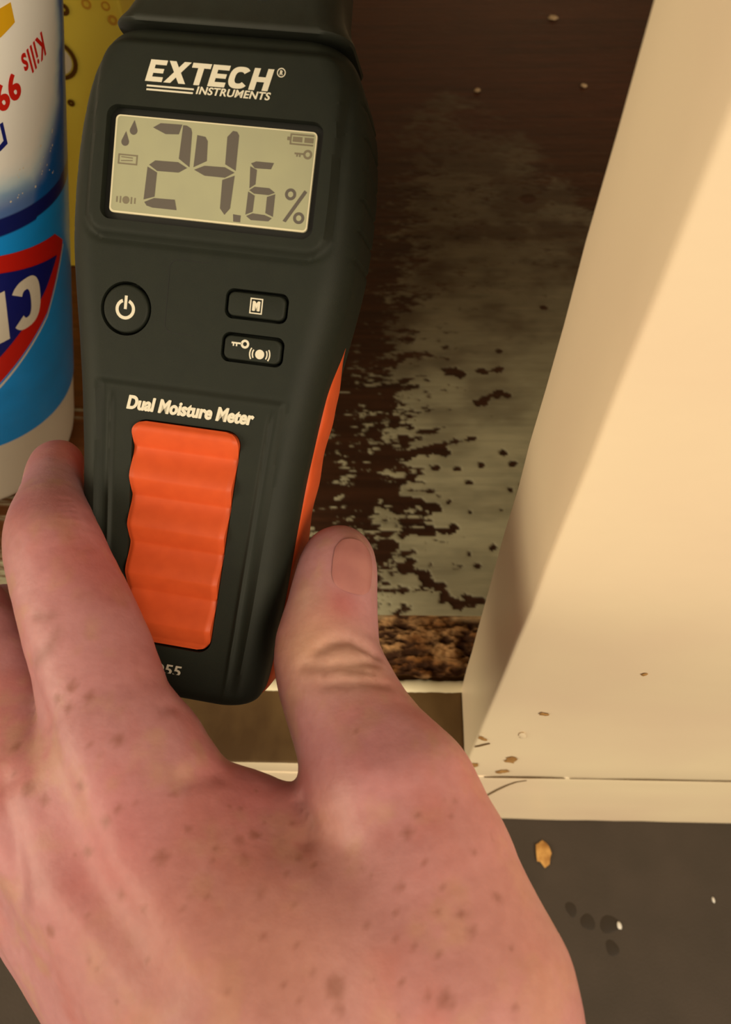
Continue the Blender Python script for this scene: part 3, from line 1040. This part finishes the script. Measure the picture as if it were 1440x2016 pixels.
# ------------------------------------------------------------------ hand (one continuous surface from a smooth distance field)
HANDPX = {
    'index': [(236, 1480, 149, 13.0), (174, 1270, 157, 11.9), (120, 1120, 163, 10.4), (100, 1042, 170, 9.2), (104, 972, 182, 7.0), (108, 928, 192, 6.2), (120, 908, 199, 5.7)],
    'middle': [(95, 1590, 150, 13), (25, 1400, 163, 11.2), (-60, 1222, 178, 9.8), (-30, 1215, 201, 8.2), (45, 1200, 216, 7.4)],
    'ring': [(-5, 1600, 163, 12), (-150, 1390, 190, 9.5), (-110, 1380, 212, 8), (-20, 1350, 226, 7.2)],
    'little': [(-60, 1560, 182, 11), (-200, 1400, 208, 8.3), (-150, 1390, 226, 7), (-70, 1370, 236, 6.4)],
    'fold': [(262, 1430, 152, 9.5), (300, 1475, 152, 9.3), (346, 1518, 151, 7.6)],
    'thumb': [(775, 1570, 147, 14.6), (697, 1430, 158, 12.6), (646, 1300, 168, 11.5), (652, 1215, 173, 9.9), (662, 1140, 177, 8.8), (668, 1099, 180, 8.0)],
}
PALMPX = [
    [(236, 1480, 149, 13.0), (640, 2230, 124, 15)],
    [(95, 1590, 150, 13), (560, 2280, 126, 15)],
    [(-5, 1600, 163, 12), (480, 2290, 134, 14)],
    [(-60, 1560, 182, 11), (420, 2270, 144, 13)],
    [(775, 1570, 147, 14.6), (835, 1765, 140, 17), (905, 1960, 132, 19), (960, 2300, 124, 21)],
    [(320, 1590, 151, 9), (470, 1612, 151, 8.2), (620, 1665, 149, 9), (720, 1640, 148, 10)],
    [(450, 1760, 143, 13), (760, 1950, 133, 17)],
    [(700, 2350, 126, 24), (800, 2800, 130, 27), (900, 3300, 138, 32)],
    [(560, 2350, 132, 22), (640, 2800, 136, 26), (700, 3300, 144, 32)],
    [(200, 1700, 165, 14), (520, 2100, 146, 16)],
]


def chain3(c):
    return [(at(a, b, d / 1000) * 1000, r_) for a, b, d, r_ in c]


def cone_sdf(P, a, ra, b, rb):
    ba = b - a
    l2 = ba @ ba
    t = np.clip(((P - a) @ ba) / l2, 0, 1)
    d = P - a - t[:, None] * ba
    return np.sqrt((d * d).sum(1)) - (ra + (rb - ra) * t)


def smin(a, b, k):
    h_ = np.maximum(k - np.abs(a - b), 0) / k
    return np.minimum(a, b) - h_ * h_ * k * .25




def smooth_chain(ch, m):
    """Catmull-Rom through the joints, with the radius along"""
    Q = np.array([(*p, r_) for p, r_ in ch])
    Q = np.vstack([2 * Q[0] - Q[1], Q, 2 * Q[-1] - Q[-2]])
    out = []
    for i in range(1, len(Q) - 2):
        for t in np.linspace(0, 1, m, endpoint=False):
            a, b, c, d = Q[i - 1:i + 3]
            out.append(.5 * (2 * b + (c - a) * t + (2 * a - 5 * b + 4 * c - d) * t * t + (3 * b - a - 3 * c + d) * t ** 3))
    out.append(Q[-2])
    return [(q[:3], q[3] - .62) for q in out]


fing = {k: (smooth_chain(chain3(v), 3) if k in ('index', 'thumb', 'middle') else chain3(v)) for k, v in HANDPX.items()}
palm = [chain3(c) for c in PALMPX]


def chain_d(P, ch, k):
    out = None
    for (a, ra), (b, rb) in zip(ch[:-1], ch[1:]):
        d = cone_sdf(P, a, ra, b, rb)
        out = d if out is None else smin(out, d, k)
    return out


def hand_sdf(P):
    f_ = None
    for nm_, ch in fing.items():
        d = chain_d(P, ch, 3.2 if nm_ in ('index', 'thumb', 'middle') else 5.0)
        f_ = d if f_ is None else smin(f_, d, 1.6)
    p_ = None
    for ch in palm:
        d = chain_d(P, ch, 6)
        p_ = d if p_ is None else smin(p_, d, 9)
    return smin(f_, p_, 3.8)


allp = np.array([p for ch in list(fing.values()) + palm for p, _ in ch])
VOX = .95
lo = allp.min(0) - 40
hi = allp.max(0) + 40
dims = np.ceil((hi - lo) / VOX).astype(int)
# coarse pass to find the blocks that hold the surface
BS = 8
nb = dims // BS + 1
bi = np.stack(np.meshgrid(*[np.arange(k) for k in nb], indexing='ij'), -1).reshape(-1, 3)
cen = lo + (bi + .5) * BS * VOX
cdv = hand_sdf(cen)
act = bi[np.abs(cdv) < BS * VOX * 1.1]
nx, ny, nz_ = nb * BS + 1
S = np.where(True, np.full((nx, ny, nz_), 50, np.float32), 0)
off = np.stack(np.meshgrid(*[np.arange(BS + 1)] * 3, indexing='ij'), -1).reshape(-1, 3)
for i0 in range(0, len(act), 200):
    ids = (act[i0:i0 + 200, None, :] * BS + off[None]).reshape(-1, 3)
    S[ids[:, 0], ids[:, 1], ids[:, 2]] = hand_sdf(lo + ids * VOX)
# inside of skipped blocks
for b_, v_ in zip(bi[cdv <= -BS * VOX * 1.1], cdv[cdv <= -BS * VOX * 1.1]):
    sl_ = tuple(slice(q * BS, q * BS + BS + 1) for q in b_)
    S[sl_] = np.where(S[sl_] > 40, -50, S[sl_])
ins = S < 0
# naive surface nets
cc = np.zeros((nx - 1, ny - 1, nz_ - 1), np.int8)
for dx in (0, 1):
    for dy in (0, 1):
        for dz in (0, 1):
            cc += ins[dx:nx - 1 + dx, dy:ny - 1 + dy, dz:nz_ - 1 + dz]
cells = np.argwhere((cc > 0) & (cc < 8))
idx = -np.ones(cc.shape, np.int64)
idx[cells[:, 0], cells[:, 1], cells[:, 2]] = np.arange(len(cells))
acc = np.zeros((len(cells), 3))
cnt = np.zeros(len(cells))
corners = [(a, b, c) for a in (0, 1) for b in (0, 1) for c in (0, 1)]
for i in range(8):
    for j in range(i + 1, 8):
        p, q = np.array(corners[i]), np.array(corners[j])
        if np.abs(p - q).sum() != 1:
            continue
        a = S[cells[:, 0] + p[0], cells[:, 1] + p[1], cells[:, 2] + p[2]]
        b = S[cells[:, 0] + q[0], cells[:, 1] + q[1], cells[:, 2] + q[2]]
        m_ = (a < 0) != (b < 0)
        t = np.where(m_, a / np.where(m_, a - b, 1), 0)
        acc += np.where(m_[:, None], p + t[:, None] * (q - p), 0)
        cnt += m_
HV = lo + (cells + acc / cnt[:, None]) * VOX
quads = []
for axis in range(3):
    u_, v_ = (axis + 1) % 3, (axis + 2) % 3
    sh = [nx, ny, nz_]
    s0 = [slice(0, n__) for n__ in sh]
    s1 = list(s0)
    s0[axis] = slice(0, sh[axis] - 1)
    s1[axis] = slice(1, sh[axis])
    ch_ = ins[tuple(s0)] != ins[tuple(s1)]
    ed_ = np.argwhere(ch_)
    ok = (ed_[:, u_] > 0) & (ed_[:, v_] > 0) & (ed_[:, u_] < sh[u_] - 1) & (ed_[:, v_] < sh[v_] - 1)
    ed_ = ed_[ok]

    def cell(du, dv):
        e = ed_.copy()
        e[:, u_] -= du
        e[:, v_] -= dv
        return idx[e[:, 0], e[:, 1], e[:, 2]]
    q4 = np.stack([cell(1, 1), cell(0, 1), cell(0, 0), cell(1, 0)], -1)
    fl_ = ~ins[ed_[:, 0], ed_[:, 1], ed_[:, 2]]
    q4[fl_] = q4[fl_][:, ::-1]
    quads.append(q4)
quads = np.concatenate(quads)
quads = quads[(quads >= 0).all(1)]


def grad(P, e=.4):
    return np.stack([hand_sdf(P + np.eye(3)[k] * e) - hand_sdf(P - np.eye(3)[k] * e) for k in range(3)], -1) / (2 * e)


# pull onto the exact surface
for _ in range(2):
    g_ = grad(HV)
    HV = HV - g_ * (hand_sdf(HV) / np.maximum((g_ * g_).sum(1), .05))[:, None]
HN = grad(HV)
HN /= np.maximum(np.linalg.norm(HN, axis=1, keepdims=True), 1e-6)


_v = HV / 1000 - CAMP
_dep = _v @ fw
_pu, _pv = 720 + F * (_v @ cr) / _dep, 1008 - F * (_v @ cu) / _dep
_front = ((HN * _v).sum(1) < 0)
HV0 = HV.copy()


def surf(a, b):
    """point of the hand's surface seen at photo position (a, b)"""
    d2 = (_pu - a) ** 2 + (_pv - b) ** 2 + np.where(_front, 0, 1e9)
    near = np.where(d2 < 90)[0]
    if len(near):
        lim = _dep[near].min() + .004
        near = near[_dep[near] < lim]
        return HV0[near[np.argmin(d2[near])]]
    return HV0[np.argmin(d2)]


def line3(pts):
    return [surf(a, b) for a, b in pts]


disp = np.zeros(len(HV))
# creases: (points, depth mm, width mm)
CREASE = [([(625, 1278), (655, 1262), (690, 1258), (742, 1288)], .9, 1.5), ([(600, 1306), (650, 1310), (700, 1306), (740, 1303)], .7, 1.3),
          ([(640, 1350), (690, 1343), (755, 1345)], .55, 1.3), ([(690, 1318), (735, 1326)], .35, .8), ([(2, 1545), (18, 1640), (40, 1760)], 1.1, 2.6), ([(60, 1330), (95, 1440), (135, 1560)], .8, 3.0),
          ([(365, 1536), (400, 1532), (428, 1526)], .6, 2.2), ([(606, 1655), (603, 1620), (592, 1575)], 1.2, 1.8), ([(640, 1660), (680, 1690), (700, 1720)], .7, 4),
          ([(340, 1392), (315, 1398)], .35, 1.6), ([(45, 1168), (80, 1162), (105, 1163)], .12, 1.8), ([(70, 1215), (88, 1218), (102, 1208)], .12, 1.4),
          ([(68, 1308), (95, 1275), (115, 1245)], .1, 1.6), ([(215, 1172), (245, 1178)], .2, 1.8)]
for pts, dep, wd in CREASE:
    L3 = line3(pts)
    disp -= dep * np.exp(-(seg_dist(HV, L3) / wd) ** 2)
# fine skin lines over the index finger's middle joint
for k in range(9):
    b_ = 985 + k * 12
    L3 = line3([(112 + k * 5, b_), (140 + k * 5.5, b_ - 2)])
    disp -= .16 * np.exp(-(seg_dist(HV, L3) / .55) ** 2)
# bumps: (centre, height, radius): knuckles, tendons, soft pads
for (a, b), hgt_, rr in [((75, 1035), .8, 6), ((560, 1560), .7, 6), ((385, 1490), .6, 6), ((640, 1200), .3, 4), ((200, 1560), .9, 11), ((330, 1440), .6, 7), ((940, 1560), 1.6, 13)]:
    disp += hgt_ * np.exp(-(np.linalg.norm(HV - surf(a, b), axis=1) / rr) ** 2)
for pts, hgt_, wd in [([(240, 1680), (420, 1900), (560, 2080)], .7, 4.5), ([(110, 1760), (300, 1960), (420, 2080)], .8, 4.5), ([(560, 1720), (760, 1880), (860, 2010)], .5, 6)]:
    disp += hgt_ * np.exp(-(seg_dist(HV, line3(pts)) / wd) ** 2)
for pts, dep, wd in [([(150, 1640), (210, 1790), (330, 1960)], .9, 4.5), ([(790, 1460), (800, 1540), (750, 1610)], .9, 6)]:
    disp -= dep * np.exp(-(seg_dist(HV, line3(pts)) / wd) ** 2)
disp += (fbm(HV / 9, 301, 3) - .5) * .5 + (fbm(HV / 2.2, 311, 3) - .5) * .09
HV = HV + HN * disp[:, None]

# skin colour: pink flesh with redder knuckles, freckles, painted light and shade
base = np.array(lin((204, 132, 122)))
C = np.repeat(base[None], len(HV), 0)


def tint(mask, col, amt):
    global C
    m_ = (np.clip(mask, 0, 1) * amt)[:, None]
    C = C * (1 - m_) + m_ * np.array(lin(col))


n1 = fbm(HV / 16, 401, 4)
n2 = fbm(HV / 6, 411, 4)
tint(sst(.48, .68, n1), (206, 118, 104), .7)
tint(sst(.5, .72, n2), (202, 142, 108), .6)


def blob(a, b, rr, col, amt):
    tint(np.exp(-(np.linalg.norm(HV - surf(a, b), axis=1) / rr) ** 2), col, amt)


for a, b, rr, col, amt in [(70, 985, 8, (196, 96, 84), .6), (170, 1090, 7, (196, 92, 78), .6), (215, 1150, 7, (176, 78, 62), .55), (290, 1300, 9, (186, 96, 82), .5), (200, 1680, 12, (198, 98, 92), .6),
                           (665, 1195, 4.5, (196, 84, 84), .75), (625, 1225, 4, (214, 126, 110), .6), (600, 1270, 9, (226, 162, 122), .8), (700, 1310, 8, (224, 164, 128), .7), (600, 1180, 5, (226, 164, 134), .7),  # peach thumb blobs put the light falling there into the skin colour
                           (700, 1060, 5, (150, 84, 64), .4), (690, 1480, 12, (186, 110, 106), .5), (1000, 1620, 14, (222, 126, 112), .5), (960, 1540, 8, (224, 130, 112), .5), (1080, 1860, 20, (226, 146, 120), .5),  # purplish mid-hand is painted shade, pale right edge painted light
                           (560, 1900, 16, (196, 126, 92), .5), (260, 1900, 16, (180, 108, 86), .5), (420, 1800, 12, (188, 112, 90), .4), (500, 1560, 8, (206, 112, 104), .5), (640, 1630, 7, (212, 140, 112), .5)]:
    blob(a, b, rr, col, amt)
FRECK = [(140, 1347, 1.1), (177, 1368, 1.0), (112, 1375, .9), (133, 1392, .9), (232, 1455, 1.1), (180, 1470, .8), (195, 1485, .7), (35, 1470, .9), (28, 1523, .8), (52, 1548, 1.3), (87, 1577, 1.0), (160, 1545, 1.1),
         (235, 1588, .9), (212, 1617, 1.1), (170, 1680, .9), (240, 1758, .9), (480, 1690, .8), (590, 1695, .8), (710, 1705, .8), (420, 1670, .6), (315, 1690, 1.2), (800, 1640, .9), (700, 1440, .8), (655, 1940, 1.5),
         (450, 1955, 1.0), (495, 1645, .9), (575, 1780, .7), (290, 1790, .7), (365, 1795, .7), (820, 1600, .7), (895, 1580, .7), (910, 1800, .9), (880, 1960, 1.0), (640, 1330, .7), (105, 1830, 1.0)]
rs = np.random.RandomState(7)
for _ in range(70):
    FRECK.append((rs.uniform(120, 1050), rs.uniform(1560, 2010), rs.uniform(.35, .8)))
for a, b, rr in FRECK:
    p_ = surf(a, b)
    d_ = np.linalg.norm(HV - p_, axis=1)
    if d_.min() > 3:
        continue
    tint(sst(rr * 1.5, rr * .5, d_ + (n2 - .5) * .8), (150, 84, 60), .45 if rr < .85 else .62)
for pts, wd in [([(70, 1215), (88, 1218), (102, 1208)], 1.2), ([(68, 1308), (95, 1275), (115, 1245)], 1.4)]:
    tint(np.exp(-(seg_dist(HV, line3(pts)) / wd) ** 2), (158, 96, 80), .5)
C = C * np.array([.77, .94, 1.20])
HB = at(900, 3300, .138) * 1000
hand = mesh_obj('person', (HV - HB) / 1000, quads, None, None, True)
hand.location = HB / 1000
set_color(hand, 'skin', C)
m_skin = mat('skin', (1, 1, 1), .46, .38, (.93, .9, .9), 420, 4, attr='skin', sss=.22, bump=.14, bscale=900)
hand.data.materials.append(m_skin)
tag(hand, 'bare left hand with freckled pink skin gripping the moisture meter', 'hand')

# thumbnail: a curved plate set into the far side of the thumb's tip
na = surf(672, 1158)
k_ax = (at(668, 1096, .180) - at(656, 1180, .175)) * 1000
k_ax /= np.linalg.norm(k_ax)
gN = grad(surf(706, 1108)[None])[0]
gN /= np.linalg.norm(gN)
sideV = np.cross(k_ax, gN)
sideV /= np.linalg.norm(sideV)
gN = np.cross(sideV, k_ax)
nc = surf(697, 1106)
V = []
nu, nv = 17, 15
for i in range(nu):
    for j in range(nv):
        s_, t_ = -1 + 2 * i / (nu - 1), -1 + 2 * j / (nv - 1)
        wdt = 7.0 * (1 - .10 * max(-t_, 0)) * math.sqrt(max(1 - .55 * max(abs(t_) - .45, 0) ** 2 / .3025, .05))
        p_ = nc + sideV * s_ * wdt + k_ax * t_ * 7.6 * (1 - .12 * s_ * s_) + gN * 2.0
        d_ = hand_sdf(p_[None])[0]
        g1 = grad(p_[None])[0]
        q_ = p_ - g1 * d_ + gN * (.34 - .30 * abs(s_) ** 4 - .25 * max(-t_, 0) ** 6)
        V.append((q_ - HB) / 1000)
m_nail = mat('thumbnail', lin((166, 108, 106)), .3, .45, lin((174, 116, 112)), 200, 3, sss=.1)
nail = mesh_obj('fingernail', V, grid_faces(nu, nv), m_nail, hand)

# ------------------------------------------------------------------ small litter
m_crumb = mat('crumb', lin((176, 150, 116)), .8, .2)
m_wood = mat('wood_chip', lin((196, 150, 86)), .8, .2, lin((158, 112, 58)), 200, 3)


def pebble(name, loc, sx, sy, sz, material, seed):
    bm = bmesh.new()
    bmesh.ops.create_icosphere(bm, subdivisions=2, radius=1)
    P = np.array([v.co[:] for v in bm.verts])
    q = .35 + 1.3 * fbm(P * 1.7 + seed * 3.1, seed, 3)
    for v, s_ in zip(bm.verts, q):
        v.co = Vector((v.co.x * s_ * sx, v.co.y * s_ * sy, max(v.co.z * s_ * sz + sz * .6, 0)))
    o = bm_obj(name, bm, material, None, True, 60)
    o.location = loc
    return o


tag(pebble('wood_chip', (.0879, .0578, 0), .0042, .0062, .0012, m_wood, 2), 'tan wood splinter lying on the dark floor below the cream board', 'wood chip')
for i, (cx, cy, s_, lb) in enumerate([(.1304, .6571, .0042, 'largest pale crumb on the dark deck, near the top edge of the photo'),
                                      (.0639, .5543, .0026, 'small pale crumb on the dark deck closest to the meter'),
                                      (.1424, .5601, .0024, 'small pale crumb on the dark deck closest to the cream stile')]):
    tag(pebble('crumb', (cx, cy, DZ - .0009), s_, s_ * .6, .0014, m_crumb, i + 5), lb, 'crumb', 'crumbs on the cabinet deck')
m_wet = mat('wet_spot', lin((44, 36, 29)), .4, .3)
m_speck_glint = mat('white_speck_glint', lin((214, 210, 204)), .5, .5)


def wet(cx, cy, rx, ry, seed, lb):
    n_ = 26
    V = [(0, 0, .00022)]
    for s_, hz in ((.7, .0002), (1, .00003)):
        for k in range(n_):
            a = 2 * math.pi * k / n_
            q = s_ * (1 + .12 * math.sin(2 * a + seed) + .07 * math.sin(3 * a + 2 * seed))
            V.append((rx * q * math.cos(a), ry * q * math.sin(a), hz))
    Fc = [(0, 1 + k, 1 + (k + 1) % n_) for k in range(n_)] + [(1 + k, 1 + n_ + k, 1 + n_ + (k + 1) % n_, 1 + (k + 1) % n_) for k in range(n_)]
    o = mesh_obj('water_drop', V, Fc, m_wet, None)
    o.location = (cx, cy, 0)
    tag(o, lb, 'water drop', 'dark drops on the kitchen floor')


wet(.1189, .0243, .0046, .0046, 1, 'round dark water drop on the floor beside the painted white glint')
wet(.1079, .0252, .0034, .0042, 2, 'dark water drop on the floor, middle of the upper three')
wet(.0999, .0309, .0028, .0036, 3, 'dark water drop on the floor closest to the hand')
wet(.1189, .0135, .0036, .0034, 4, 'dark water drop on the floor, lowest of the four')
tag(pebble('white_speck_glint', (.1240, .0239, 0), .0011, .0019, .0008, m_speck_glint, 21), 'painted white glint at the edge of the round water drop', 'speck', 'white specks on the floor')  # white blob standing in for the wet drop's highlight
tag(pebble('white_speck_glint', (.1755, .0368, 0), .0008, .0014, .0006, m_speck_glint, 23), 'lone white speck on the floor near the right edge of the photo', 'speck', 'white specks on the floor')

# ------------------------------------------------------------------ chips and cracks ride on their boards
for o in list(stile.children) + list(bb.children):
    o.matrix_parent_inverse = Matrix.Identity(4)
